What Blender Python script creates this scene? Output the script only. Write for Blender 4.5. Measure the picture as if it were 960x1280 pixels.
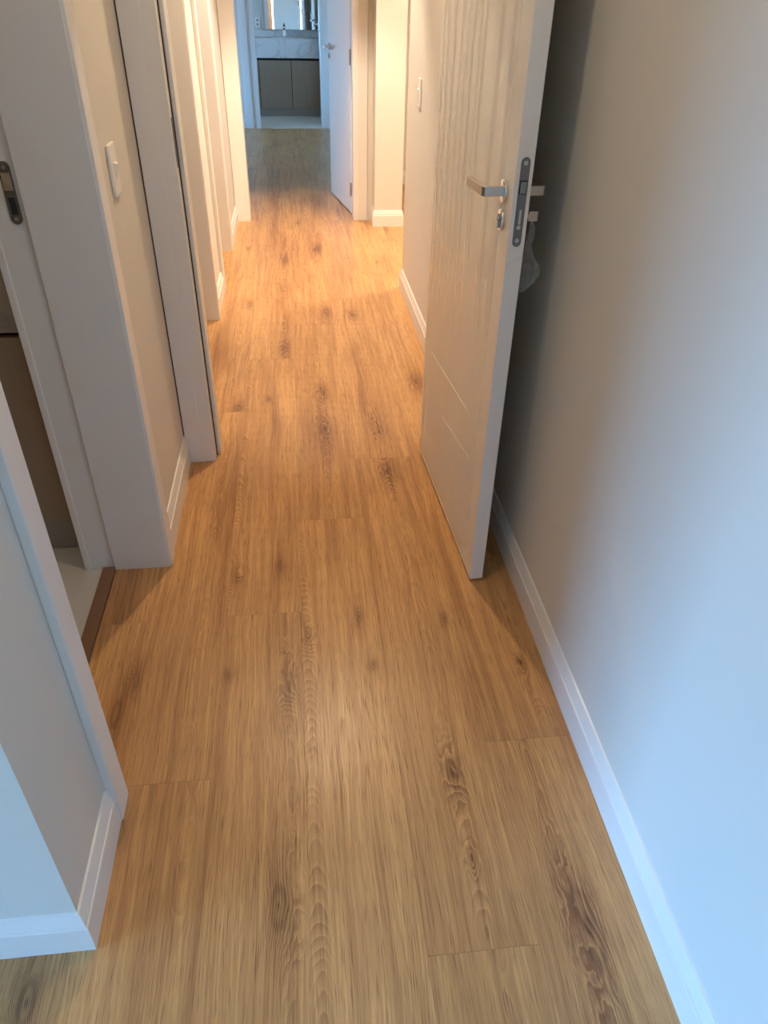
import bpy, bmesh, math, random
from mathutils import Vector, Matrix, noise as mnoise

for _o in list(bpy.data.objects):
    bpy.data.objects.remove(_o)
SC = bpy.context.scene
COL = SC.collection

# ------------------------------------------------------------------ camera
F_PX, PITCH, YAW, ROLL, EYE = 916.95, math.radians(35.502), math.radians(7.060), math.radians(1.289), 1.5
_fw = Vector((math.sin(YAW) * math.cos(PITCH), math.cos(YAW) * math.cos(PITCH), -math.sin(PITCH)))
_rt = Vector((math.cos(YAW), -math.sin(YAW), 0))
_up = _rt.cross(_fw)
_r = math.cos(ROLL) * _rt + math.sin(ROLL) * _up
_u = -math.sin(ROLL) * _rt + math.cos(ROLL) * _up
cam_d = bpy.data.cameras.new('camera')
cam_d.sensor_fit = 'HORIZONTAL'
cam_d.sensor_width = 36.0
cam_d.lens = 36.0 * F_PX / 960.0
cam_d.clip_start = 0.02
cam = bpy.data.objects.new('camera', cam_d)
COL.objects.link(cam)
cam.matrix_world = Matrix(((_r.x, _u.x, -_fw.x, 0), (_r.y, _u.y, -_fw.y, 0), (_r.z, _u.z, -_fw.z, EYE), (0, 0, 0, 1)))
SC.camera = cam

# ------------------------------------------------------------------ exposure, sky, lamps
SC.view_settings.view_transform = 'Standard'
SC.view_settings.look = 'None'
SC.view_settings.gamma = 1.0
SC.view_settings.use_curve_mapping = False
SC.view_settings.exposure = 1.5
SKY = (0.19, 0.52, 1.0)
SKY_STRENGTH = 20.5
GROUND = (0.16, 0.17, 0.17)
WARM = (1.0, 0.74, 0.46)
SOFT_WARM = (1.0, 0.80, 0.58)
LAMPS = [  # downlights: x, y, watts, cone degrees, colour
    (0.085, 1.40, 8.0, 150, WARM),
    (0.085, 3.10, 36.0, 120, WARM),
    (0.085, 4.85, 90.0, 92, SOFT_WARM),
    (1.50, 4.95, 135.0, 150, SOFT_WARM),
    (-1.70, 1.50, 4.0, 140, WARM),
]
CEIL = 2.6

w = bpy.data.worlds.new('sky')
SC.world = w
w.use_nodes = True
_n = w.node_tree.nodes
_l = w.node_tree.links
_n.clear()
_tc = _n.new('ShaderNodeTexCoord')
_sep = _n.new('ShaderNodeSeparateXYZ')
_ramp = _n.new('ShaderNodeValToRGB')
_ramp.color_ramp.elements[0].position = 0.49
_ramp.color_ramp.elements[0].color = (*GROUND, 1)
_ramp.color_ramp.elements[1].position = 0.51
_ramp.color_ramp.elements[1].color = (*SKY, 1)
_ma = _n.new('ShaderNodeMath'); _ma.operation = 'MULTIPLY_ADD'
_ma.inputs[1].default_value = 0.5; _ma.inputs[2].default_value = 0.5
_bg = _n.new('ShaderNodeBackground'); _bg.inputs['Strength'].default_value = SKY_STRENGTH
_out = _n.new('ShaderNodeOutputWorld')
_l.new(_tc.outputs['Generated'], _sep.inputs[0]); _l.new(_sep.outputs['Z'], _ma.inputs[0])
_l.new(_ma.outputs[0], _ramp.inputs[0]); _l.new(_ramp.outputs[0], _bg.inputs[0]); _l.new(_bg.outputs[0], _out.inputs[0])

def portal(loc, rot, sx, sy):
    d = bpy.data.lights.new('window_portal', 'AREA')
    d.shape = 'RECTANGLE'; d.size = sx; d.size_y = sy
    d.cycles.is_portal = True
    o = bpy.data.objects.new('window_portal', d)
    o.location = loc; o.rotation_euler = rot
    COL.objects.link(o)

# windows: (plane x, y0, y1, z0, z1), all in walls that face -x
WIN_NEAR = (-7.0, -3.3, 0.30, 0.15, 2.05)
WIN_BED = (-3.2, 9.1, 10.4, 0.30, 2.25)
WIN_BATH_FILL = (-1.6, 10.95, 11.70, 0.95, 2.15)  # unseen window added to fill the far bathroom with blue light
for (X, y0, y1, z0, z1) in (WIN_NEAR, WIN_BED, WIN_BATH_FILL):
    portal((X - 0.05, (y0 + y1) / 2, (z0 + z1) / 2), (0, math.radians(-90), 0), z1 - z0, y1 - y0)

cy = SC.cycles
cy.max_bounces = 10
cy.diffuse_bounces = 7
cy.glossy_bounces = 4
cy.transparent_max_bounces = 8
cy.sample_clamp_indirect = 6.0
cy.caustics_reflective = False
cy.caustics_refractive = False

# ------------------------------------------------------------------ node helper
class S:
    """A socket with arithmetic, to write shader maths as expressions."""
    nt = None
    def __init__(s, k): s.k = k
    @staticmethod
    def m(op, *a, clamp=False):
        nd = S.nt.nodes.new('ShaderNodeMath'); nd.operation = op; nd.use_clamp = clamp
        for i, v in enumerate(a):
            if isinstance(v, S): S.nt.links.new(v.k, nd.inputs[i])
            else: nd.inputs[i].default_value = v
        return S(nd.outputs[0])
    def __add__(s, o): return S.m('ADD', s, o)
    __radd__ = __add__
    def __sub__(s, o): return S.m('SUBTRACT', s, o)
    def __rsub__(s, o): return S.m('SUBTRACT', o, s)
    def __mul__(s, o): return S.m('MULTIPLY', s, o)
    __rmul__ = __mul__
    def __truediv__(s, o): return S.m('DIVIDE', s, o)
    def exp(s): return S.m('EXPONENT', s)
    def fract(s): return S.m('FRACT', s)
    def clamp(s): return S.m('ADD', s, 0.0, clamp=True)

def smooth(x, a, b):
    nd = S.nt.nodes.new('ShaderNodeMapRange'); nd.interpolation_type = 'SMOOTHSTEP'
    S.nt.links.new(x.k, nd.inputs['Value'])
    nd.inputs['From Min'].default_value = a; nd.inputs['From Max'].default_value = b
    return S(nd.outputs['Result'])

def xyz(a, b, c):
    nd = S.nt.nodes.new('ShaderNodeCombineXYZ')
    for i, v in enumerate((a, b, c)):
        if isinstance(v, S): S.nt.links.new(v.k, nd.inputs[i])
        else: nd.inputs[i].default_value = v
    return nd.outputs[0]

def nz(vec, detail=2.0, rough=0.5, scale=1.0, dist=0.0):
    nd = S.nt.nodes.new('ShaderNodeTexNoise')
    nd.inputs['Scale'].default_value = scale; nd.inputs['Detail'].default_value = detail
    nd.inputs['Roughness'].default_value = rough; nd.inputs['Distortion'].default_value = dist
    if vec is not None: S.nt.links.new(vec, nd.inputs['Vector'])
    return S(nd.outputs['Fac'])

def mixc(f, a, b):
    nd = S.nt.nodes.new('ShaderNodeMix'); nd.data_type = 'RGBA'
    if isinstance(f, S): S.nt.links.new(f.k, nd.inputs[0])
    else: nd.inputs[0].default_value = f
    for i, v in ((6, a), (7, b)):
        if isinstance(v, tuple): nd.inputs[i].default_value = (*v, 1)
        else: S.nt.links.new(v, nd.inputs[i])
    return nd.outputs[2]

def new_mat(name):
    m = bpy.data.materials.new(name); m.use_nodes = True
    S.nt = m.node_tree
    return m, m.node_tree.nodes['Principled BSDF']

def obj_coord():
    tc = S.nt.nodes.new('ShaderNodeTexCoord'); sp = S.nt.nodes.new('ShaderNodeSeparateXYZ')
    S.nt.links.new(tc.outputs['Object'], sp.inputs[0])
    return tc.outputs['Object'], S(sp.outputs[0]), S(sp.outputs[1]), S(sp.outputs[2])

def bump(b, h, strength, dist):
    nd = S.nt.nodes.new('ShaderNodeBump'); nd.inputs['Strength'].default_value = strength
    nd.inputs['Distance'].default_value = dist
    S.nt.links.new(h.k, nd.inputs['Height']); S.nt.links.new(nd.outputs[0], b.inputs['Normal'])

def paint(name, rgb, rough=0.6, grain=0.02, bumps=0.0, spec=0.5, scale=40.0):
    """Painted surface: faint mottling, optional roller texture."""
    m, b = new_mat(name)
    co, x, y, z = obj_coord()
    n = nz(co, 3, 0.6, scale)
    lo = tuple(c * (1 - grain) for c in rgb); hi = tuple(min(1, c * (1 + grain)) for c in rgb)
    S.nt.links.new(mixc(n, lo, hi), b.inputs['Base Color'])
    b.inputs['Roughness'].default_value = rough
    b.inputs['Specular IOR Level'].default_value = spec
    if bumps: bump(b, nz(co, 2, 0.5, 260.0), bumps, 0.0006)
    return m

def metal(name, rgb, rough):
    m, b = new_mat(name)
    co, x, y, z = obj_coord()
    n = nz(co, 2, 0.5, 150.0)
    S.nt.links.new(mixc(n, tuple(c * 0.93 for c in rgb), rgb), b.inputs['Base Color'])
    b.inputs['Metallic'].default_value = 1.0
    b.inputs['Roughness'].default_value = rough
    return m

def glossy_clear(name, tint, clear, rough):
    """Thin clear plastic: partly see-through, partly glossy."""
    m, b = new_mat(name)
    co, x, y, z = obj_coord()
    b.inputs['Base Color'].default_value = (*tint, 1)
    b.inputs['Roughness'].default_value = rough
    b.inputs['Specular IOR Level'].default_value = 1.0
    tr = S.nt.nodes.new('ShaderNodeBsdfTransparent')
    mx = S.nt.nodes.new('ShaderNodeMixShader')
    fac = (nz(co, 2, 0.5, 3.0) - 0.5) * 0.1 + clear
    S.nt.links.new(fac.clamp().k, mx.inputs[0])
    S.nt.links.new(b.outputs[0], mx.inputs[1]); S.nt.links.new(tr.outputs[0], mx.inputs[2])
    S.nt.links.new(mx.outputs[0], S.nt.nodes['Material Output'].inputs[0])
    return m

def oak_material():
    """Oak decor: cathedral rings about an axis, eyes around knots, pores; each plank carries its own figures."""
    m, b = new_mat('oak_plank')
    co, u, v, _z = obj_coord()
    def attr(n):
        a = S.nt.nodes.new('ShaderNodeAttribute'); a.attribute_type = 'OBJECT'; a.attribute_name = n
        return a
    seed = S(attr('seed').outputs['Fac'])
    def vec3(n):
        sp = S.nt.nodes.new('ShaderNodeSeparateXYZ'); S.nt.links.new(attr(n).outputs['Vector'], sp.inputs[0])
        return S(sp.outputs[0]), S(sp.outputs[1]), S(sp.outputs[2])
    u0, B, contrast = vec3('grain')
    sd = seed * 37.0
    n1 = nz(xyz(u * 4.0, v * 1.3, sd), 2, 0.5) - 0.5
    n2 = nz(xyz(u * 16.0, v * 5.0, sd + 5.0), 2, 0.5) - 0.5
    uw = u + n1 * 0.05
    du = uw - u0
    n3 = nz(xyz(u * 2.0, v * 6.0, sd + 8.0), 1, 0.5) - 0.5
    F = du * du * 2600.0 + v * B + n2 * 3.2 + n1 * 3.0 + n3 * 7.0
    halo = None; core = None
    n4 = nz(xyz(u * 55.0, v * 20.0, sd + 9.0), 2, 0.6) - 0.5
    for k in ('knot_a', 'knot_b', 'knot_c', 'knot_d'):
        ku, kv, ks = vec3(k)
        a = (u - ku + n2 * 0.022) / (ks * 0.85)
        c = (v - kv + n2 * 0.05) / (ks * 2.8)
        q = (a * a + c * c) * (n4 * 1.8 + 1.0)
        g = (q * -0.55).exp(); d = (q * -2.6).exp() * (S.m('SINE', S.m('SQRT', S.m('MAXIMUM', q, 0.0)) * 13.0 + n2 * 9.0 + 1.2) * 0.38 + 0.62)
        F = F + g * 3.6
        halo = g if halo is None else halo + g
        core = d if core is None else core + d
    halo = halo.clamp(); core = core.clamp()
    fr = F.fract()
    late = smooth(fr, 0.25, 0.9) * (1.0 - smooth(fr, 0.93, 1.0))
    light = smooth(fr, 0.0, 0.06) * (1.0 - smooth(fr, 0.06, 0.22))
    vis = ((du * du * -1500.0).exp() * 0.8 * contrast * smooth(n3, -0.22, 0.12) + halo * 1.0 + 0.06).clamp()
    st1 = nz(xyz(uw * 46.0, v * 1.1, sd + 1.0), 3, 0.55)
    st2 = nz(xyz(uw * 240.0, v * 4.0, sd + 2.0), 2, 0.5)
    po = nz(xyz(uw * 780.0, v * 15.0, sd + 3.0), 1, 0.5)
    pores = smooth(po, 0.56, 0.72)
    big = nz(xyz(u * 5.0, v * 1.6, sd + 4.0), 2, 0.5)
    st0 = smooth(nz(xyz(uw * 17.0, v * 0.7, sd + 6.0), 2, 0.5), 0.5, 0.72)
    t = st0 * 0.30 + (st1 - 0.5) * 1.2 + (st2 - 0.5) * 1.1 + (big - 0.5) * 0.85 + late * vis * 0.42 - light * vis * 0.30 + halo * 0.28 + 0.32
    t = t.clamp()
    c1 = mixc(t, OAK_LIGHT, OAK_DARK)
    c2 = mixc((pores * 0.72).clamp(), c1, OAK_PORE)
    c3 = mixc((core * (0.62 + late * 0.5)).clamp(), c2, OAK_KNOT)
    S.nt.links.new(c3, b.inputs['Base Color'])
    S.nt.links.new((0.27 + st2 * 0.10 + pores * 0.12).k, b.inputs['Roughness'])
    b.inputs['Specular IOR Level'].default_value = 0.5
    bump(b, 1.0 - pores * 0.8 - late * vis * 0.2, 0.25, 0.0005)
    return m

OAK_LIGHT = (0.660, 0.370, 0.150)
OAK_DARK = (0.280, 0.120, 0.047)
OAK_PORE = (0.170, 0.078, 0.030)
OAK_KNOT = (0.110, 0.046, 0.020)

def veneer(name, a, bcol, rough=0.5):
    m, b = new_mat(name)
    co, x, y, z = obj_coord()
    n = nz(xyz(x * 60.0, y * 60.0, z * 2.0), 3, 0.55)
    S.nt.links.new(mixc(n, a, bcol), b.inputs['Base Color'])
    b.inputs['Roughness'].default_value = rough
    return m

def marble(name, base, vein):
    m, b = new_mat(name)
    co, x, y, z = obj_coord()
    n = nz(co, 5, 0.6, 2.4, 1.6)
    d = S.m('ABSOLUTE', n - 0.5)
    f = 1.0 - smooth(d, 0.0, 0.05)
    S.nt.links.new(mixc((f * 0.7).clamp(), base, vein), b.inputs['Base Color'])
    b.inputs['Roughness'].default_value = 0.25
    return m

def emitter(name, rgb, strength):
    m, b = new_mat(name)
    b.inputs['Base Color'].default_value = (*rgb, 1)
    b.inputs['Emission Color'].default_value = (*rgb, 1)
    b.inputs['Emission Strength'].default_value = strength
    return m

M = {}
M['wall'] = paint('wall_paint', (0.66, 0.64, 0.595), 0.55, 0.012, 0.25, 0.35)
M['ceiling'] = paint('ceiling_paint', (0.80, 0.80, 0.78), 0.8)
M['trim'] = paint('white_trim_paint', (0.75, 0.745, 0.735), 0.35, 0.01, 0.0, 0.5)
M['door'] = paint('white_door_laminate', (0.80, 0.79, 0.775), 0.30, 0.012)
M['oak'] = oak_material()
M['slab'] = paint('screed_under_floor', (0.20, 0.115, 0.055), 0.8, 0.15)
M['tile'] = paint('pale_floor_tile', (0.66, 0.64, 0.60), 0.35, 0.04, scale=6)
M['seal'] = paint('dark_door_seal', (0.075, 0.05, 0.045), 0.7)
M['threshold'] = veneer('brown_threshold_wood', (0.20, 0.10, 0.06), (0.30, 0.16, 0.09), 0.4)
M['nickel'] = metal('satin_nickel', (0.62, 0.60, 0.58), 0.28)
M['chrome'] = metal('chrome', (0.80, 0.80, 0.82), 0.10)
M['plate'] = metal('grey_lock_plate', (0.22, 0.22, 0.23), 0.42)
M['bolt'] = metal('lock_bolt', (0.30, 0.36, 0.42), 0.22)
M['dark'] = paint('recess_shade_black', (0.012, 0.012, 0.014), 0.7)  # black paint standing in for the shade inside slots and gaps
M['film'] = glossy_clear('plastic_film', (0.97, 0.95, 0.93), 0.58, 0.12)
M['bag'] = glossy_clear('clear_bag', (0.6, 0.62, 0.63), 0.85, 0.06)
M['switch'] = paint('white_plastic', (0.82, 0.81, 0.79), 0.28)
M['veneer'] = veneer('taupe_veneer', (0.30, 0.225, 0.165), (0.37, 0.285, 0.21))
M['plinth'] = paint('plinth_laminate', (0.34, 0.30, 0.26), 0.5)
M['stone'] = marble('warm_stone', (0.42, 0.37, 0.33), (0.34, 0.30, 0.27))
M['marble'] = marble('white_marble', (0.74, 0.75, 0.76), (0.55, 0.55, 0.57))
M['ceramic'] = paint('white_ceramic', (0.85, 0.85, 0.85), 0.12)
M['lens'] = emitter('lamp_lens', WARM, 6.0)
_m, _b = new_mat('mirror_silver')
_c, _x, _y, _zz = obj_coord()
S.nt.links.new(mixc(nz(_c, 1, 0.5, 3.0), (0.86, 0.89, 0.88), (0.88, 0.91, 0.90)), _b.inputs['Base Color'])
_b.inputs['Metallic'].default_value = 1.0
_b.inputs['Roughness'].default_value = 0.02
M['mirror'] = _m
_m, _b = new_mat('window_glass')
_b.inputs['Base Color'].default_value = (1, 1, 1, 1)
_b.inputs['Roughness'].default_value = 0.0
_tr = S.nt.nodes.new('ShaderNodeBsdfTransparent'); _gl = S.nt.nodes.new('ShaderNodeBsdfGlossy')
_gl.inputs['Roughness'].default_value = 0.02
_mx = S.nt.nodes.new('ShaderNodeMixShader'); _mx.inputs[0].default_value = 0.05
S.nt.links.new(_tr.outputs[0], _mx.inputs[1]); S.nt.links.new(_gl.outputs[0], _mx.inputs[2])
S.nt.links.new(_mx.outputs[0], S.nt.nodes['Material Output'].inputs[0])
M['glass'] = _m

# ------------------------------------------------------------------ mesh helpers
def tag(o, label=None, cat=None, group=None, kind=None):
    if label: o['label'] = label
    if cat: o['category'] = cat
    if group: o['group'] = group
    if kind: o['kind'] = kind
    return o

def empty(name, loc=(0, 0, 0), rz=0.0):
    o = bpy.data.objects.new(name, None)
    o.empty_display_size = 0.05
    o.location = loc; o.rotation_euler = (0, 0, rz)
    COL.objects.link(o)
    return o

class MB:
    def __init__(s): s.bm = bmesh.new()
    def box(s, x0, x1, y0, y1, z0, z1):
        v = [s.bm.verts.new(p) for p in ((x0, y0, z0), (x1, y0, z0), (x1, y1, z0), (x0, y1, z0), (x0, y0, z1), (x1, y0, z1), (x1, y1, z1), (x0, y1, z1))]
        for f in ((3, 2, 1, 0), (4, 5, 6, 7), (0, 1, 5, 4), (1, 2, 6, 5), (2, 3, 7, 6), (3, 0, 4, 7)):
            s.bm.faces.new([v[i] for i in f])
        return s
    def cyl(s, c, axis, r, h, n=24, r2=None):
        """A round piece from c along axis for h."""
        r2 = r if r2 is None else r2
        a = Vector(axis).normalized(); t = a.orthogonal().normalized(); q = a.cross(t)
        c = Vector(c)
        A = [s.bm.verts.new(c + (t * math.cos(k * math.tau / n) + q * math.sin(k * math.tau / n)) * r) for k in range(n)]
        Bv = [s.bm.verts.new(c + a * h + (t * math.cos(k * math.tau / n) + q * math.sin(k * math.tau / n)) * r2) for k in range(n)]
        s.bm.faces.new(A[::-1]); s.bm.faces.new(Bv)
        for k in range(n): s.bm.faces.new((A[k], A[(k + 1) % n], Bv[(k + 1) % n], Bv[k]))
        return s
    def prism(s, poly, off):
        """Extrude a closed 3D polygon by the vector off."""
        off = Vector(off)
        A = [s.bm.verts.new(p) for p in poly]; Bv = [s.bm.verts.new(Vector(p) + off) for p in poly]
        n = len(A)
        s.bm.faces.new(A[::-1]); s.bm.faces.new(Bv)
        for k in range(n): s.bm.faces.new((A[k], A[(k + 1) % n], Bv[(k + 1) % n], Bv[k]))
        return s
    def sweep(s, pts, side, profile):
        """Run a (depth, height) profile along a plan polyline with mitred corners; side +1 = left of travel."""
        pts = [Vector((p[0], p[1])) for p in pts]
        nn = []
        for a, b_ in zip(pts, pts[1:]):
            d = (b_ - a).normalized(); nn.append(Vector((-d.y, d.x)) * side)
        rings = []
        for i, p in enumerate(pts):
            if i == 0: o = nn[0]
            elif i == len(pts) - 1: o = nn[-1]
            else: o = (nn[i - 1] + nn[i]) / (1 + nn[i - 1].dot(nn[i]))
            rings.append([s.bm.verts.new((p.x + o.x * d, p.y + o.y * d, z)) for d, z in profile])
        n = len(profile)
        for A, Bv in zip(rings, rings[1:]):
            for k in range(n): s.bm.faces.new((A[k], A[(k + 1) % n], Bv[(k + 1) % n], Bv[k]))
        s.bm.faces.new(rings[0][::-1]); s.bm.faces.new(rings[-1])
        return s
    def build(s, name, mat, parent=None, bevel=0.0, smooth_=False, seg=2, origin=True):
        bmesh.ops.recalc_face_normals(s.bm, faces=s.bm.faces)
        if bevel:
            ed = [e for e in s.bm.edges if len(e.link_faces) == 2 and e.calc_face_angle(0) > 0.6]
            bmesh.ops.bevel(s.bm, geom=ed, offset=bevel, segments=seg, affect='EDGES', profile=0.6)
        me = bpy.data.meshes.new(name)
        loc = Vector((0, 0, 0))
        if origin and s.bm.verts:
            xs = [v.co.x for v in s.bm.verts]; ys = [v.co.y for v in s.bm.verts]; zs = [v.co.z for v in s.bm.verts]
            loc = Vector(((min(xs) + max(xs)) / 2, (min(ys) + max(ys)) / 2, min(zs)))
            bmesh.ops.translate(s.bm, verts=s.bm.verts, vec=-loc)
        s.bm.to_mesh(me); s.bm.free()
        me.materials.append(M[mat])
        if smooth_:
            for p in me.polygons: p.use_smooth = True
        o = bpy.data.objects.new(name, me)
        o.location = loc
        COL.objects.link(o)
        if parent is not None: o.parent = parent
        return o

def struct(o, label, cat):
    return tag(o, label, cat, kind='structure')

# ------------------------------------------------------------------ the shell
XL, XR = -0.46, 0.63          # corridor wall faces
XLI = -0.69                   # room side of the left wall
DH = 2.10                     # door openings

# floor slab under everything, planks above it
floor = MB().box(-7.3, 4.3, -4.2, 12.7, -0.16, -0.012).build('floor', 'slab')
struct(floor, 'oak plank floor running the length of the corridor', 'floor')

PL, PW, GAP = 1.82, 0.22, 0.0005
ROW0 = 0.18
SEAM = {1: 1.10, 0: 0.63, -1: 2.06, -2: 1.605, -3: 1.06}
random.seed(11)
# figures seen on single planks, floor coordinates: x, y, size
KNOTS = [(-0.078, 1.32, 0.024), (0.302, 1.022, 0.020), (-0.508, 1.275, 0.022), (-0.478, 1.385, 0.016), (0.505, 0.650, 0.034),
         (-0.100, 0.760, 0.026), (0.086, 3.030, 0.030), (0.078, 2.700, 0.034), (0.296, 2.700, 0.030), (0.298, 2.350, 0.028),
         (-0.285, 2.925, 0.020), (0.520, 3.120, 0.034), (-0.090, 3.560, 0.026), (0.150, 4.060, 0.026), (-0.085, 5.046, 0.028),
         (0.140, 5.30, 0.026), (-0.099, 1.831, 0.014), (-0.235, 1.78, 0.014), (0.126, 1.565, 0.012), (-0.020, 1.515, 0.011),
         (0.375, 1.535, 0.009), (0.551, 1.340, 0.012), (0.150, 1.375, 0.008), (-0.55, 0.631, 0.024), (-0.160, 2.99, 0.012),
         (0.289, 4.011, 0.022), (-0.285, 4.21, 0.022), (0.30, 0.80, 0.008), (-0.24, 1.375, 0.008), (-0.444, 0.947, 0.016)]
# grain axis of single planks: (row, y inside the plank) -> local u0, rings per metre, contrast
AXES = {(-1, 1.5): (-0.095, 30, 0.85), (-1, 3.0): (0.0, 11, 0.7), (-2, 2.5): (-0.100, 38, 1.0), (-2, 1.0): (0.075, 12, 0.6),
        (-1, 0.1): (-0.09, 32, 0.85), (0, 1.5): (0.02, 9, 0.7), (1, 0.5): (-0.02, 8, 0.9), (1, 2.0): (0.06, 10, 0.5), (-3, 1.5): (-0.06, 10, 0.7),
        (-2, 4.2): (0.06, 20, 0.9), (-1, 4.6): (0.06, 20, 0.9), (0, 3.2): (0.0, 8, 0.5), (-3, 2.5): (0.05, 9, 0.6), (0, 0.2): (0.03, 9, 0.6)}
_plank_mesh = {}
def plank_mesh(wd, ln):
    key = (round(wd, 4), round(ln, 4))
    if key in _plank_mesh: return _plank_mesh[key]
    bm = bmesh.new()
    hx, hy, c, t = wd / 2 - 0.00008, ln / 2 - GAP / 2, 0.0002, 0.012
    ring = lambda e, z: [bm.verts.new(p) for p in ((-hx + e, -hy + e, z), (hx - e, -hy + e, z), (hx - e, hy - e, z), (-hx + e, hy - e, z))]
    r0, r1, r2 = ring(0, -t), ring(0, -c), ring(c, 0)
    bm.faces.new(r2)
    for A, Bv in ((r0, r1), (r1, r2)):
        for k in range(4): bm.faces.new((A[k], A[(k + 1) % 4], Bv[(k + 1) % 4], Bv[k]))
    me = bpy.data.meshes.new('plank'); bm.to_mesh(me); bm.free()
    me.materials.append(M['oak'])
    _plank_mesh[key] = me
    return me

def add_plank(x0, x1, y0, y1, row):
    cx, cyy = (x0 + x1) / 2, (y0 + y1) / 2
    o = bpy.data.objects.new('plank', plank_mesh(x1 - x0, y1 - y0))
    o.location = (cx - floor.location.x, cyy - floor.location.y, -floor.location.z)
    COL.objects.link(o)
    o.parent = floor
    o['seed'] = random.random()
    ax = (random.uniform(-0.16, 0.16), random.choice((-1, 1)) * random.uniform(7, 22), random.uniform(0.15, 0.7))
    for (r_, yy), a in AXES.items():
        if r_ == row and y0 < yy < y1: ax = a
    o['grain'] = [float(q) for q in ax]
    near = sorted(((k[0], k[1], k[2] * 1.3) for k in KNOTS if x0 - 0.004 < k[0] < x1 + 0.004 and y0 < k[1] < y1), key=lambda k: -k[2])[:4]
    ks = [(k[0] - cx, k[1] - cyy, k[2]) for k in near]
    if not ks and random.random() < 0.8:
        ks.append((random.uniform(-0.08, 0.08), random.uniform(-0.8, 0.8), random.uniform(0.010, 0.026)))
    while len(ks) < 4: ks.append((9.0, 9.0, 0.01))
    for nme, k in zip(('knot_a', 'knot_b', 'knot_c', 'knot_d'), ks): o[nme] = [float(q) for q in k]

Y_END = 10.72
for row in range(-12, 12):
    x0 = ROW0 + row * PW; x1 = x0 + PW
    s0 = SEAM.get(row, random.uniform(0, PL))
    y = s0 - PL * math.ceil((s0 + 3.9) / PL)
    while y < Y_END:
        a, b_ = max(y, -3.9), min(y + PL, Y_END)
        y += PL
        if b_ - a < 0.02: continue
        if x1 <= -0.44:            # the tiled bathroom cuts the rows on that side
            for (c0, c1, inside) in ((a, min(b_, 0.79), False), (max(a, 0.79), min(b_, 2.56), True), (max(a, 2.56), b_, False)):
                if c1 - c0 < 0.02: continue
                if inside:
                    if x1 > -0.62 > x0: add_plank(-0.614, x1, c0, c1, row)
                else: add_plank(x0, x1, c0, c1, row)
        else:
            add_plank(x0, x1, a, b_, row)

t = MB().box(-2.7, -0.655, 0.80, 2.55, -0.012, -0.001).build('floor', 'tile')
struct(t, 'pale tiled floor of the bathroom beyond the brown threshold', 'floor')
t = MB().box(-1.6, 1.6, Y_END, 12.45, -0.012, 0.0).build('floor', 'tile')
struct(t, 'pale tiled floor in front of the marble topped vanity', 'floor')
for nm, (x0, x1) in (('a', (-7.3, ROW0 - 12 * PW)), ('b', (ROW0 + 12 * PW, 4.3))):
    t = MB().box(x0, x1, -4.0, 10.72, -0.012, 0.0).build('floor', 'slab')
    struct(t, 'brown floor of the window rooms' if nm == 'a' else 'brown floor of the bright room beyond the column', 'floor')

# ceiling, lamps cut nothing: the downlights sit under it
c = MB().box(-7.3, 4.3, -4.2, 12.7, CEIL, CEIL + 0.12).build('ceiling', 'ceiling')
struct(c, 'white flat ceiling over the whole flat', 'ceiling')

def wall(name, label, boxes):
    m_ = MB()
    for q in boxes: m_.box(*q)
    return struct(m_.build(name, 'wall'), label, 'wall')

T = CEIL
wall('wall_left', 'greige corridor wall with three doorways opening off it', [
    (XLI, XL, 0.722, 1.03, 0, T), (XLI, XL, 1.03, 1.865, DH + 0.02, T), (XLI, XL, 1.865, 3.10, 0, T), (XLI, XL, 3.10, 3.98, DH + 0.02, T),
    (XLI, XL, 3.98, 4.50, 0, T), (XLI, XL, 4.50, 5.28, DH + 0.02, T), (XLI, XL, 5.28, 6.25, 0, T)])
wall('wall_near', 'wall turning the corner towards the near room', [(-7.1, XLI, 0.722, 0.85, 0, T)])
wall('wall_right', 'long greige wall behind the opened door', [(XR, 0.78, -4.02, 4.455, 0, T)])
wall('wall_back', 'wall behind the viewer with the entrance door', [(-7.12, -0.42, -4.02, -3.9, 0, T), (0.50, XR, -4.02, -3.9, 0, T), (-0.42, 0.50, -4.02, -3.9, DH, T)])
X, y0, y1, z0, z1 = WIN_NEAR
wall('wall_window', 'wall of the near room holding a wide window', [(X - 0.12, X, -3.9, y0, 0, T), (X - 0.12, X, y1, 0.85, 0, T), (X - 0.12, X, y0, y1, 0, z0), (X - 0.12, X, y0, y1, z1, T)])
wall('wall_corridor_frame', 'wall above the corridor door frame', [(XL, XR, 2.49, 2.60, DH + 0.06, T)])
wall('wall_bathroom_side', 'partition between bathroom and second room', [(-2.82, XLI, 2.5, 2.62, 0, T)])
wall('wall_bathroom_end', 'end wall of the bathroom', [(-2.82, -2.7, 0.85, 2.5, 0, T)])
wall('wall_rooms_end', 'end wall of the two side rooms', [(-3.12, -3.0, 2.62, 6.06, 0, T)])
wall('wall_rooms_partition', 'partition between the two side rooms', [(-3.0, XLI, 4.19, 4.31, 0, T)])
wall('wall_bedroom_front', 'wall around the far bedroom door frame', [(-3.32, XLI, 6.06, 6.25, 0, T), (-0.36, 0.46, 6.07, 6.25, DH + 0.06, T), (XL, -0.44, 6.075, 6.25, 0, T), (0.545, 0.603, 6.075, 6.25, 0, T)])
wall('wall_column', 'pale wall end standing like a column beside the far door', [(0.603, 0.813, 5.885, 10.84, 0, T)])
X, y0, y1, z0, z1 = WIN_BED
wall('wall_bedroom_window', 'bedroom wall holding a wide window', [(X - 0.12, X, 6.25, y0, 0, T), (X - 0.12, X, y1, 10.84, 0, T), (X - 0.12, X, y0, y1, 0, z0), (X - 0.12, X, y0, y1, z1, T)])
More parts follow.
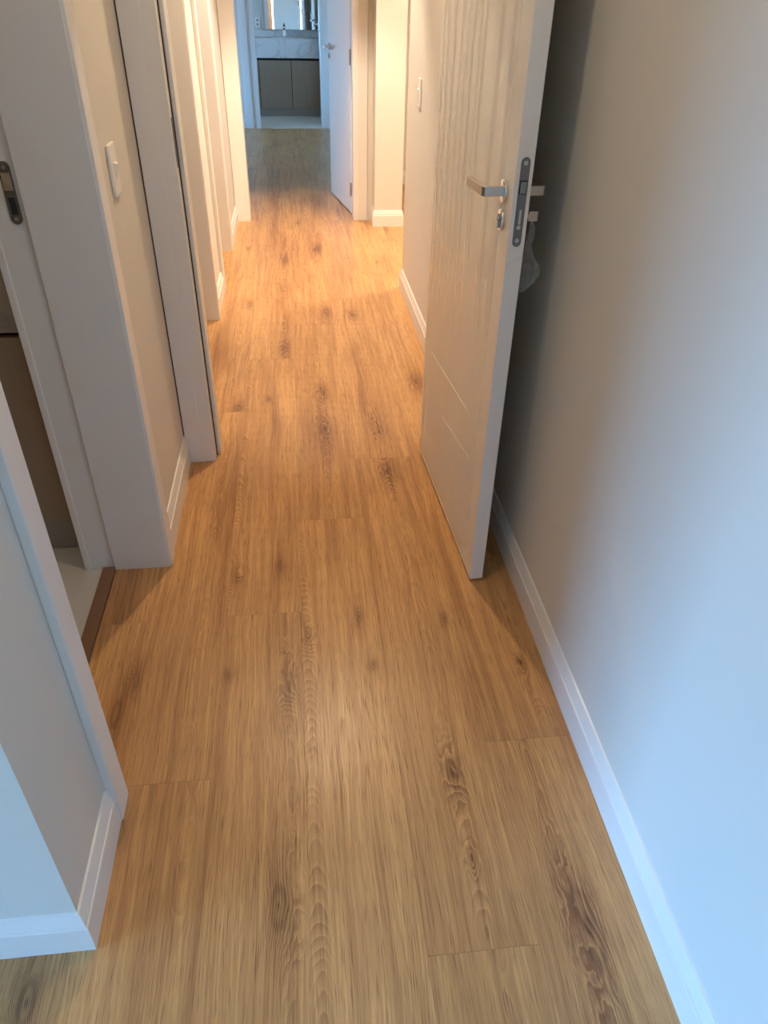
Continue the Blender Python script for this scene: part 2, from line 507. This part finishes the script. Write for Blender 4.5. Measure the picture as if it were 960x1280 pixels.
wall('wall_bedroom_back', 'bedroom wall around the far bathroom doorway', [(-3.2, -0.46, 10.72, 10.84, 0, T), (0.46, 0.603, 10.72, 10.84, 0, T), (-0.46, 0.46, 10.72, 10.84, DH + 0.02, T)])
wall('wall_far_bathroom', 'blue grey wall behind the mirror of the far bathroom', [(-1.72, 1.72, 12.32, 12.44, 0, T), (-1.72, -1.6, 10.84, 10.95, 0, T), (-1.72, -1.6, 11.70, 12.32, 0, T), (-1.72, -1.6, 10.95, 11.70, 0, 0.95), (-1.72, -1.6, 10.95, 11.70, 2.15, T), (1.6, 1.72, 10.84, 12.32, 0, T)])
wall('wall_living', 'bright cream wall of the room beyond the column', [(0.813, 4.12, 7.39, 7.51, 0, T), (4.0, 4.12, 1.9, 7.39, 0, T), (0.78, 4.0, 1.9, 2.02, 0, T), (0.813, 1.72, 10.72, 10.84, 0, T)])

# baseboards
BB = [(0, 0.0), (0.015, 0.0), (0.015, 0.0775), (0.0138, 0.080), (0.0118, 0.0805), (0.0118, 0.083), (0.0126, 0.0855), (0.0045, 0.1145), (0.0, 0.116)]
def baseboard(name, label, pts, side):
    struct(MB().sweep(pts, side, BB).build(name, 'trim'), label, 'baseboard')
baseboard('baseboard_left', 'white baseboard wrapping the near wall corner', [(-6.98, 0.722), (XL, 0.722), (XL, 0.977)], -1)
baseboard('baseboard_left', 'short white baseboard below the light switch', [(XL, 1.918), (XL, 2.474)], -1)
baseboard('baseboard_left', 'white baseboard between the second and third doorways', [(XL, 4.036), (XL, 4.446)], -1)
baseboard('baseboard_left', 'white baseboard between the third doorway and the far door frame', [(XL, 5.336), (XL, 6.058)], -1)
baseboard('baseboard_left', 'white baseboard just past the corridor door frame', [(XL, 2.602), (XL, 3.044)], -1)
baseboard('baseboard_right', 'long white baseboard under the blue-lit wall', [(XR, -3.89), (XR, 2.474)], 1)
baseboard('baseboard_right', 'white baseboard running under the wall switch to the wall end', [(XR, 2.602), (XR, 4.455), (0.78, 4.455), (0.78, 2.03)], 1)
baseboard('baseboard_column', 'white baseboard wrapping the foot of the column', [(0.603, 6.058), (0.603, 5.885), (0.813, 5.885), (0.813, 7.38)], -1)
baseboard('baseboard_living', 'white baseboard of the bright room beyond the column', [(0.829, 7.39), (3.98, 7.39)], -1)
baseboard('baseboard_bedroom', 'white baseboard beside the far bathroom door frame', [(-3.18, 10.72), (-0.575, 10.72)], -1)

# door frames --------------------------------------------------------------
def side_frame(name, label, yn, yf):
    """Lined doorway in the left wall: liners, rebates and corridor architraves; opening from yn to yf."""
    r = empty(name, (XL, (yn + yf) / 2, 0))
    struct(r, label, 'door frame')
    P_ = Matrix.Translation(-Vector(r.location))
    def part(m_, nm, mat='trim', bv=0.0015):
        o = m_.build(nm, mat, None, bv); o.location = P_ @ o.location; o.parent = r
        return o
    # far reveal: main liner, then the rebate that takes the leaf
    far = part(MB().box(-0.616, -0.448, yf, yf + 0.015, 0, DH).box(XLI - 0.005, -0.616, yf + 0.011, yf + 0.02, 0, DH), 'jamb_liner', bv=0.001)
    part(MB().box(-0.616, -0.448, yn - 0.015, yn, 0, DH).box(XLI - 0.005, -0.616, yn - 0.02, yn - 0.011, 0, DH), 'jamb_liner', bv=0.001)
    part(MB().box(XLI - 0.005, -0.448, yn, yf, DH, DH + 0.018), 'head_liner')
    part(MB().box(XL, -0.441, yf + 0.004, yf + 0.071, 0, DH + 0.06), 'architrave', bv=0.003)
    part(MB().box(XL, -0.441, yn - 0.071, yn - 0.004, 0, DH + 0.06), 'architrave', bv=0.003)
    part(MB().box(XL, -0.441, yn - 0.004, yf + 0.004, DH + 0.004, DH + 0.06), 'architrave', bv=0.003)
    part(MB().box(XLI - 0.018, XLI, yf + 0.006, yf + 0.071, 0, DH + 0.06), 'architrave', bv=0.003)
    part(MB().box(XLI - 0.018, XLI, yn - 0.071, yn - 0.006, 0, DH + 0.06), 'architrave', bv=0.003)
    return r, part

f1, part1 = side_frame('door_frame', 'white door frame of the bathroom with a brown threshold', 1.046, 1.847)
# strike plate in the rebate
def rounded_plate(cx, cz, wd, ht, y, th, n=10):
    """A plate with round ends, in the x-z plane, facing -y."""
    r = wd / 2
    pts = [(cx + r * math.cos(a), y, cz + ht / 2 - r + r * math.sin(a)) for a in [math.pi * k / n for k in range(n + 1)]]
    pts += [(cx + r * math.cos(a), y, cz - ht / 2 + r + r * math.sin(a)) for a in [math.pi + math.pi * k / n for k in range(n + 1)]]
    return pts
sp = part1(MB().prism(rounded_plate(-0.641, 1.106, 0.026, 0.135, 1.855, 0), (0, 0.003, 0)), 'strike_plate', 'plate', 0.0)
tag(sp, 'dark grey strike plate with rounded ends')
def sub(parent, m_, nm, mat, bv=0.0):
    o = m_.build(nm, mat, None, bv)
    o.location = o.location - (parent.location + (parent.parent.location if parent.parent else Vector((0, 0, 0))))
    o.parent = parent
    return o
sub(sp, MB().box(-0.651, -0.631, 1.8542, 1.8552, 1.112, 1.150), 'latch_lip', 'chrome')
sub(sp, MB().box(-0.648, -0.634, 1.8542, 1.8552, 1.060, 1.098), 'bolt_slot', 'dark')
sub(sp, MB().cyl((-0.641, 1.855, 1.051), (0, -1, 0), 0.0045, 0.001), 'screw', 'nickel')
sub(sp, MB().cyl((-0.641, 1.855, 1.161), (0, -1, 0), 0.0045, 0.001), 'screw', 'nickel')
th_ = part1(MB().box(-0.655, -0.616, 1.03, 1.863, -0.012, 0.004), 'threshold', 'threshold', 0.002)
tag(th_, 'brown wooden threshold strip')
f2, _ = side_frame('door_frame', 'white door frame right behind the corridor door frame', 3.115, 3.965)
f3, _ = side_frame('door_frame', 'white door frame between the two short far baseboards', 4.515, 5.267)

def cross_frame(name, label, y, xa, xb, depth, seal):
    """Frame standing across the corridor: posts from the walls to the opening xa..xb."""
    r = empty(name, ((xa + xb) / 2, y, 0))
    struct(r, label, 'door frame')
    def part(m_, nm, mat='trim', bv=0.0015):
        o = m_.build(nm, mat, None, bv); o.location = o.location - Vector(r.location); o.parent = r
        return o
    wl, wr = xa - 0.108, xb + (0.164 if seal else 0.108)
    dr = 0.047 if seal else depth - 0.05
    part(MB().box(wl, xa, y + 0.004, y + dr, 0, DH + 0.06), 'jamb')
    part(MB().box(xb, wr, y + 0.004, y + dr, 0, DH + 0.06), 'jamb')
    part(MB().box(xa, xb, y + 0.004, y + dr, DH, DH + 0.06), 'head_jamb')
    part(MB().box(wl + (0.0044 if seal else 0.001), xa - 0.043, y, y + 0.01, 0, DH + 0.10), 'architrave', bv=0.002)
    part(MB().box(xb + 0.043, wr - 0.001, y, y + 0.01, 0, DH + 0.10), 'architrave', bv=0.002)
    part(MB().box(xa - 0.043, xb + 0.043, y, y + 0.01, DH + 0.043, DH + 0.10), 'architrave', bv=0.002)
    e0 = y + dr + (0.005 if seal else 0)
    if seal:
        part(MB().box(wl, xa + 0.004, y + dr, e0, 0, DH), 'door_seal', 'seal', 0)
        part(MB().box(wl + 0.0002, wl + 0.0042, y + 0.0025, y + 0.0045, 0.118, DH + 0.06), 'joint_gap', 'seal', 0)
        part(MB().box(xb + 0.001, wr, y + dr, e0, 0, DH), 'door_seal', 'seal', 0)
        st = 0.016
        part(MB().box(wl, xa + st, e0, y + depth, 0, DH + 0.06), 'door_stop')
        part(MB().box(xb - 0.002, wr, e0, y + depth, 0, DH + 0.06), 'door_stop')
        part(MB().box(xa + st, xb - 0.002, e0, y + depth, DH - st, DH + 0.06), 'door_stop')
    else:
        part(MB().box(wl + 0.005, xa - 0.012, y + dr, y + depth, 0, DH + 0.06), 'rebate')
        part(MB().box(xb + 0.012, wr - 0.005, y + dr, y + depth, 0, DH + 0.06), 'rebate')
    return r, part

fc, partc = cross_frame('door_frame', 'white door frame across the corridor holding the opened door', 2.476, -0.352, 0.466, 0.125, True)
o = partc(MB().box(-0.3525, -0.3505, 2.492, 2.517, 1.042, 1.178), 'strike_plate', 'plate', 0)
tag(o, 'dark strike plate let into the jamb')
ff, partf = cross_frame('door_frame', 'white door frame of the far bedroom', 6.06, -0.349, 0.455, 0.19, False)
fb = empty('door_frame', (0, 10.70, 0)); struct(fb, 'blue-lit door frame of the far bathroom', 'door frame')
def partb(m_, nm, mat='trim', bv=0.0015):
    o = m_.build(nm, mat, None, bv); o.location = o.location - Vector(fb.location); o.parent = fb
    return o
partb(MB().box(-0.46, -0.385, 10.705, 10.85, 0, DH + 0.02), 'jamb')
partb(MB().box(0.405, 0.46, 10.705, 10.85, 0, DH + 0.02), 'jamb')
partb(MB().box(-0.385, 0.405, 10.705, 10.85, DH, DH + 0.02), 'head_jamb')
partb(MB().box(-0.57, -0.455, 10.70, 10.72, 0, DH + 0.10), 'architrave', bv=0.003)
partb(MB().box(-0.545, -0.475, 10.694, 10.70, 0, DH + 0.08), 'architrave_moulding', bv=0.002)
partb(MB().box(0.455, 0.57, 10.70, 10.72, 0, DH + 0.10), 'architrave', bv=0.003)
partb(MB().box(-0.455, 0.455, 10.70, 10.72, DH + 0.01, DH + 0.10), 'architrave', bv=0.003)

# ------------------------------------------------------------------ doors
def to_parent(o, parent):
    """Keep a part built in the thing's own axes."""
    o.parent = parent
    return o

def lever(parent, s, z, face, nsign, toward, mat='nickel'):
    """Lever set on a leaf in leaf axes: s along the leaf, n = normal, z up."""
    n = nsign
    ro = MB().cyl((s, face, z), (0, n, 0), 0.025, 0.007, 32).build('rosette', 'chrome', parent, 0.0012, True)
    lv = MB()
    y0_, y1_ = face + n * 0.006, face + n * 0.056
    th, hh = 0.0075, 0.0105
    pts = [(s - toward * th, y0_), (s + toward * th, y0_), (s + toward * th, y1_ - n * 0.013), (s + toward * 0.112, y1_ - n * 0.006), (s + toward * 0.114, y1_ + n * 0.006), (s - toward * 0.001, y1_), (s - toward * th, y1_ - n * 0.006)]
    lv.prism([(a, b_, z - hh) for a, b_ in pts], (0, 0, 2 * hh))
    lv.build('lever', mat, parent, 0.0012)
    es = MB().cyl((s, face, z - 0.063), (0, n, 0), 0.024, 0.006, 32).build('key_rosette', 'chrome', parent, 0.0012, True)
    MB().cyl((s, face + n * 0.005, z - 0.058), (0, n, 0), 0.0085, 0.006, 20).box(s - 0.005, s + 0.005, min(face + n * 0.005, face + n * 0.011), max(face + n * 0.005, face + n * 0.011), z - 0.081, z - 0.060).build('lock_cylinder', 'bolt', parent, 0.0005)

def leaf(name, label, hinge, direction, width, thick, nsign, z0=0.010, ht=2.085):
    """Door leaf; local +x runs from hinge to free edge, local y is the thickness."""
    a = math.atan2(direction[1], direction[0])
    r = empty(name, (hinge[0], hinge[1], z0), a)
    struct(r, label, 'door')
    MB().box(0, width, min(0, nsign * thick), max(0, nsign * thick), 0, ht).build('leaf', 'door', r, 0.0015)
    return r

# near door: visible face on local y = 0, body on local +y side
e = Vector((0.0505, -0.9987))
d1 = leaf('door_1', 'white door opened back along the right wall, wrapped in clear film', (0.4437, 2.472), e, 0.780, 0.040, 1)
# lock face plate on the free edge (local x = width)
W1 = 0.780
def plate_yz(cy_, cz, wd, ht, x, n=10):
    r = wd / 2
    p_ = [(x, cy_ + r * math.cos(a), cz + ht / 2 - r + r * math.sin(a)) for a in [math.pi * k / n for k in range(n + 1)]]
    p_ += [(x, cy_ + r * math.cos(a), cz - ht / 2 + r + r * math.sin(a)) for a in [math.pi + math.pi * k / n for k in range(n + 1)]]
    return p_
ZL = 1.114 - 0.010
fp = MB().prism(plate_yz(0.0205, ZL, 0.021, 0.190, W1 - 0.001), (0.0022, 0, 0)).build('lock_plate', 'plate', d1, 0.0003)
tag(fp, 'dark grey lock plate with rounded ends')
def subl(parent, m_, nm, mat, bv=0.0):
    o = m_.build(nm, mat, None, bv); o.location = o.location - parent.location; o.parent = parent
    return o
xf = W1 + 0.0012
subl(fp, MB().prism([(xf, 0.013, ZL + 0.021), (xf, 0.027, ZL + 0.021), (xf, 0.027, ZL + 0.046), (xf, 0.013, ZL + 0.046)], (0.004, 0, 0)), 'latch_bolt', 'bolt', 0.0008)
subl(fp, MB().box(xf - 0.0005, xf + 0.0004, 0.0115, 0.0285, ZL + 0.019, ZL + 0.048), 'latch_recess', 'dark')
subl(fp, MB().box(xf - 0.001, xf + 0.0015, 0.018, 0.0235, ZL - 0.045, ZL - 0.014), 'dead_bolt', 'nickel', 0.0004)
for dz in (0.083, -0.081, -0.052):
    sc_ = subl(fp, MB().cyl((xf - 0.001, 0.0205, ZL + dz), (1, 0, 0), 0.0048, 0.0019, 16), 'screw', 'nickel', 0.0003)
lever(d1, 0.719, 1.128 - 0.010, 0.0, -1, -1)
lever(d1, 0.719, 1.128 - 0.010, 0.040, 1, -1)
for zz in (0.18, 1.05, 1.85):
    MB().cyl((-0.004, 0.044, zz), (0, 0, 1), 0.006, 0.09, 14).build('hinge', 'nickel', d1, 0.0008)
# wrinkled film: a thin sheet hanging over the visible face
bm = bmesh.new()
NS, NZ = 260, 90
random.seed(4)
grid = []
for j in range(NZ + 1):
    z = 0.02 + (2.06 - 0.02) * j / NZ
    amp = max(0.06, min(1.0, (z - 0.55) / 0.55))
    row_ = []
    for i in range(NS + 1):
        s = 0.006 + 0.700 * i / NS
        k = mnoise.noise(Vector((s * 14.0 + 0.5 * mnoise.noise(Vector((0.0, z * 1.1, 2.0))), z * 0.35, 3.1)))
        k2 = mnoise.noise(Vector((s * 38.0, z * 0.4, 9.3)))
        ridge = (1 - abs(k)) ** 7
        edge = min(1.0, (0.706 - s) / 0.05, 1.0)
        d = 0.0008 + amp * max(0.0, edge) * (0.0038 * ridge + 0.0007 * (k2 + 0.5))
        row_.append(bm.verts.new((s, -d, z)))
    grid.append(row_)
for j in range(NZ):
    for i in range(NS):
        bm.faces.new((grid[j][i], grid[j][i + 1], grid[j + 1][i + 1], grid[j + 1][i]))
me = bpy.data.meshes.new('protective_film'); bm.to_mesh(me); bm.free()
me.materials.append(M['film'])
for p_ in me.polygons: p_.use_smooth = True
fo = bpy.data.objects.new('protective_film', me); COL.objects.link(fo); fo.parent = d1
tag(fo, 'clear wrinkled protective film with vertical creases')
# two slanting creases low on the film, and a torn end on the lock edge
def rod(parent, a, b_, r, nm, mat):
    a, b_ = Vector(a), Vector(b_)
    return MB().cyl(a, b_ - a, r, (b_ - a).length, 6).build(nm, mat, parent, 0, True)
rod(d1, (0.105, -0.0012, 0.463), (0.640, -0.0012, 0.491), 0.0010, 'film_crease', 'switch')
rod(d1, (0.308, -0.0012, 0.320), (0.664, -0.0012, 0.363), 0.0008, 'film_crease', 'switch')
rod(d1, (W1 + 0.0006, 0.003, 0.968), (W1 + 0.0006, 0.034, 0.992), 0.0010, 'film_crease', 'switch')

# far bedroom door: opened away into the bedroom, hinged on the right post
db = leaf('door_2', 'white far bedroom door opened into the blue-lit room', (0.4515, 6.253), Vector((-0.125, 0.80)).normalized(), 0.79, 0.040, -1)
def hinge(parent, zz):
    h = MB().cyl((-0.003, 0.006, zz), (0, 0, 1), 0.0075, 0.10, 14)
    h.box(-0.004, 0.0, -0.030, 0.004, zz + 0.005, zz + 0.095)
    return h.build('hinge', 'nickel', parent)
for zz in (0.13, 1.03, 1.83): hinge(db, zz)
lever(db, 0.735, 1.105, 0.0, 1, -1)
lever(db, 0.735, 1.105, -0.040, -1, -1)
# far bathroom door, opened inwards
dc = leaf('door_3', 'white bathroom door opened inwards beside the far vanity', (0.405, 10.858), Vector((0.02, 1.0)).normalized(), 0.76, 0.040, -1)
for zz in (0.12, 1.05, 1.85): hinge(dc, zz)
lever(dc, 0.70, 1.09, 0.0, 1, -1)
# entrance door behind the viewer
de = leaf('door_4', 'white entrance door in the wall behind the viewer', (-0.40, -3.955), Vector((1.0, 0.0)), 0.88, 0.045, 1)
lever(de, 0.82, 1.09, 0.045, 1, -1)

# ------------------------------------------------------------------ windows
def window(name, label, X, y0, y1, z0, z1):
    r = empty(name, (X - 0.06, (y0 + y1) / 2, z0)); struct(r, label, 'window')
    def part(m_, nm, mat):
        o = m_.build(nm, mat, None, 0.003 if mat == 'trim' else 0); o.location = o.location - Vector(r.location); o.parent = r
    fw = 0.05
    ym = (y0 + y1) / 2
    for (a, b_) in ((y0, ym), (ym, y1)):
        m_ = MB().box(X - 0.09, X - 0.03, a, a + fw, z0, z1).box(X - 0.09, X - 0.03, b_ - fw, b_, z0, z1)
        m_.box(X - 0.09, X - 0.03, a + fw, b_ - fw, z0, z0 + fw).box(X - 0.09, X - 0.03, a + fw, b_ - fw, z1 - fw, z1)
        part(m_, 'sash', 'trim')
        part(MB().box(X - 0.064, X - 0.060, a + fw, b_ - fw, z0 + fw, z1 - fw), 'pane', 'glass')
window('window_1', 'wide two-sash window of the near room', *WIN_NEAR)
window('window_2', 'wide two-sash window of the bedroom', *WIN_BED)
window('fill_window', 'small unseen two-sash window added to light the far bathroom', *WIN_BATH_FILL)

# ------------------------------------------------------------------ light switches
def light_switch(label, loc, rz):
    """Plate in local x-z, facing local -y."""
    r = empty('light_switch', loc, rz)
    tag(r, label, 'light switch')
    MB().box(-0.036, 0.036, -0.009, -0.0005, 0, 0.120).build('plate', 'switch', r, 0.003)
    MB().prism([(-0.012, -0.007, 0.040), (-0.012, -0.0125, 0.044), (-0.012, -0.017, 0.074), (-0.012, -0.007, 0.078)], (0.024, 0, 0)).build('rocker', 'switch', r, 0.0012)
    MB().cyl((0, -0.0085, 0.014), (0, -1, 0), 0.003, 0.001, 12).build('screw_cover', 'switch', r)
    MB().cyl((0, -0.0085, 0.106), (0, -1, 0), 0.003, 0.001, 12).build('screw_cover', 'switch', r)
    return r
light_switch('white light switch on the wall between bathroom doorway and corridor door frame', (XL, 2.095, 1.052), math.radians(90))
light_switch('white light switch on the wall end past the opened door', (XR, 4.02, 1.035), math.radians(-90))

# ------------------------------------------------------------------ key and bag behind the opened door
dm = Matrix.Translation((0.4437, 2.472, 0.010)) @ Matrix.Rotation(math.atan2(e.y, e.x), 4, 'Z')
kp = dm @ Vector((0.719, 0.0525, 1.0605))
key = empty('key', kp, math.atan2(e.y, e.x))
tag(key, 'small key standing in the back lock of the opened door', 'key')
MB().box(-0.001, 0.001, 0.0, 0.012, -0.004, 0.004).build('shank', 'nickel', key)
MB().box(-0.0012, 0.0012, 0.012, 0.034, -0.011, 0.011).build('bow', 'nickel', key, 0.0008)
bp = kp + Vector((0.022, 0.004, -0.014))
bag = empty('plastic_bag', bp + Vector((0, 0, -0.17)))
tag(bag, 'small clear crumpled plastic bag hanging from the key', 'bag')
bm = bmesh.new()
prof = [(0.000, 0.003), (0.010, 0.006), (0.022, 0.005), (0.034, 0.009), (0.046, 0.005), (0.058, 0.010), (0.070, 0.016), (0.084, 0.019), (0.098, 0.024), (0.112, 0.023), (0.126, 0.026), (0.140, 0.021), (0.152, 0.019), (0.160, 0.011), (0.165, 0.004)]
rings = []
for dz, rr in prof:
    ring_ = []
    for k in range(22):
        a = k * math.tau / 22
        f_ = 1 + 0.75 * mnoise.noise(Vector((math.cos(a) * 2.6, math.sin(a) * 2.6, dz * 55)))
        ring_.append(bm.verts.new((math.cos(a) * rr * f_ + 0.004 * math.sin(dz * 70), math.sin(a) * rr * f_ * 0.55, 0.17 - dz + 0.007 * mnoise.noise(Vector((math.cos(a) * 2, math.sin(a) * 2 + 5, dz * 60))))))
    rings.append(ring_)
for A, Bv in zip(rings, rings[1:]):
    for k in range(22): bm.faces.new((A[k], A[(k + 1) % 22], Bv[(k + 1) % 22], Bv[k]))
bm.faces.new(rings[-1])
me = bpy.data.meshes.new('pouch'); bm.to_mesh(me); bm.free(); me.materials.append(M['bag'])
po = bpy.data.objects.new('pouch', me); COL.objects.link(po); po.parent = bag
MB().box(-0.009, 0.012, -0.003, 0.003, 0.055, 0.075).build('label_card', 'plate', bag, 0.0005)
ti = MB().box(-0.0015, 0.0015, -0.001, 0.001, 0.165, 0.185).build('tie', 'switch', bag, 0.0003)

# ------------------------------------------------------------------ bathroom vanities
def vanity(label, x0, x1, y0, y1, zs, xm, body, stone):
    """zs: plinth top, door top, stone bottom, stone top; front faces -y at y0; xm: the door joints."""
    r = empty('vanity_cabinet', ((x0 + x1) / 2, (y0 + y1) / 2, 0))
    tag(r, label, 'cabinet')
    def part(m_, nm, mat, bv=0.0015, parent=None):
        o = m_.build(nm, mat, None, bv); o.location = o.location - Vector(r.location); o.parent = r
        return o
    zp, zd, zb, zt = zs
    part(MB().box(x0, x1, y0 + 0.03, y1, 0.0, zp), 'plinth', 'plinth')
    part(MB().box(x0, x1, y0 + 0.02, y1, zp, zb), 'body', 'dark', 0)  # painted black so the door joints read as shaded gaps
    part(MB().box(x0 + 0.002, x1 - 0.002, y0 + 0.019, y0 + 0.0205, zd - 0.004, zb), 'shadow_gap', 'dark', 0)  # black strip painted in as the shade under the counter
    xs_ = [x0] + list(xm) + [x1]
    for a, b_ in zip(xs_, xs_[1:]):
        part(MB().box(a + 0.004, b_ - 0.004, y0, y0 + 0.018, zp + 0.003, zd), 'door', body)
    st_ = MB().box(x0 - 0.005, x1 + 0.005, y0 - 0.004, y1, zb, zt)
    part(st_, 'counter', stone, 0.002)
    return r
vanity('taupe bathroom vanity seen past the near door frame', -1.75, -0.725, 1.95, 2.498, (0.122, 0.728, 0.742, 0.945), (-1.24,), 'veneer', 'stone')
vanity('marble topped vanity under the mirror of the far bathroom', -0.80, 0.90, 11.80, 12.318, (0.095, 0.676, 0.704, 0.925), (-0.40, 0.04, 0.47), 'veneer', 'marble')

struct(MB().box(-0.82, 0.92, 12.303, 12.319, 0.9255, 0.998).build('trim_1', 'marble', None, 0.001), 'pale marble backsplash strip below the far mirror', 'backsplash')
mr = empty('wall_mirror', (0.06, 12.318, 1.012)); tag(mr, 'frameless mirror above the marble vanity', 'mirror')
MB().box(-0.39, 0.42, -0.020, 0.0, 0, 0.95).build('backing', 'plinth', mr)
MB().box(-0.39, 0.42, -0.024, -0.0205, 0, 0.95).build('glass', 'mirror', mr, 0.0)
m2 = empty('wall_mirror', (-1.25, 2.498, 1.02)); tag(m2, 'mirror above the taupe vanity', 'mirror')
MB().box(-0.5, 0.5, -0.016, 0.0, 0, 0.85).build('backing', 'plinth', m2)
MB().box(-0.5, 0.5, -0.020, -0.0165, 0, 0.85).build('glass', 'mirror', m2, 0.0)

bs = empty('wash_basin', (0.02, 12.04, 0.925)); tag(bs, 'shallow white basin on the marble counter', 'basin')
bmx = MB()
outer = [(-0.24, -0.15), (0.24, -0.15), (0.24, 0.10), (-0.24, 0.10)]
bmx.box(-0.24, 0.24, -0.15, 0.10, 0, 0.006).build('rim', 'ceramic', bs, 0.003)
MB().box(-0.21, 0.21, -0.12, 0.07, 0.006, 0.0075).build('bowl', 'marble', bs, 0.001)
fa = empty('faucet', (-0.03, 12.19, 0.925)); tag(fa, 'chrome basin faucet in front of the mirror', 'faucet')
MB().cyl((0, 0, 0), (0, 0, 1), 0.026, 0.008, 24).build('base', 'chrome', fa, 0.001, True)
MB().box(-0.021, 0.021, -0.021, 0.021, 0.006, 0.125).build('body', 'chrome', fa, 0.004)
MB().prism([(-0.019, 0.0, 0.080), (-0.019, -0.13, 0.070), (-0.019, -0.13, 0.090), (-0.019, 0.0, 0.112)], (0.038, 0, 0)).build('spout', 'chrome', fa, 0.003)
MB().prism([(-0.014, 0.018, 0.127), (-0.014, -0.05, 0.150), (-0.014, -0.05, 0.158), (-0.014, 0.018, 0.142)], (0.028, 0, 0)).build('lever', 'chrome', fa, 0.002)
ou = empty('power_outlet', (-0.392, 12.3195, 1.030)); tag(ou, 'white power outlet beside the far bathroom mirror', 'outlet')
MB().box(-0.037, 0.037, -0.010, 0.0, 0, 0.118).build('plate', 'switch', ou, 0.003)
for zz in (0.035, 0.083): MB().box(-0.014, 0.014, -0.0112, -0.0095, zz - 0.012, zz + 0.012).build('socket', 'plinth', ou, 0.001)

# ------------------------------------------------------------------ downlights
LL = ['recessed downlight above the bathroom doorway', 'recessed downlight just past the corridor door frame', 'recessed downlight above the end of the corridor', 'recessed downlight of the bright room beyond the column', 'recessed downlight inside the bathroom']
for (x, y, watts, cone, colr), lab in zip(LAMPS, LL):
    r = empty('ceiling_downlight', (x, y, CEIL - 0.012)); tag(r, lab, 'downlight', 'recessed ceiling downlights')
    bm_ = MB()
    n = 36
    big_ = 1.0 if x < 1 else 9.0
    vs = []
    for rr, zz in ((0.040, 0.004), (0.043, 0.0), (0.055, 0.0), (0.058, 0.012)):
        vs.append([bm_.bm.verts.new((rr * big_ * math.cos(k * math.tau / n), rr * big_ * math.sin(k * math.tau / n), zz)) for k in range(n)])
    for A, Bv in zip(vs, vs[1:]):
        for k in range(n): bm_.bm.faces.new((A[k], A[(k + 1) % n], Bv[(k + 1) % n], Bv[k]))
    bm_.build('trim_ring', 'switch', r)
    MB().cyl((0, 0, 0.006), (0, 0, 1), 0.040 * big_, 0.004, 36).build('lens', 'lens', r)
    ld = bpy.data.lights.new('downlight_beam', 'SPOT')
    ld.energy = watts; ld.color = colr; ld.spot_size = math.radians(cone); ld.spot_blend = 0.35; ld.shadow_soft_size = 0.035 if x < 1 else 0.4
    lo = bpy.data.objects.new('downlight_beam', ld); COL.objects.link(lo)
    lo.parent = r; lo.location = (0, 0, -0.006)
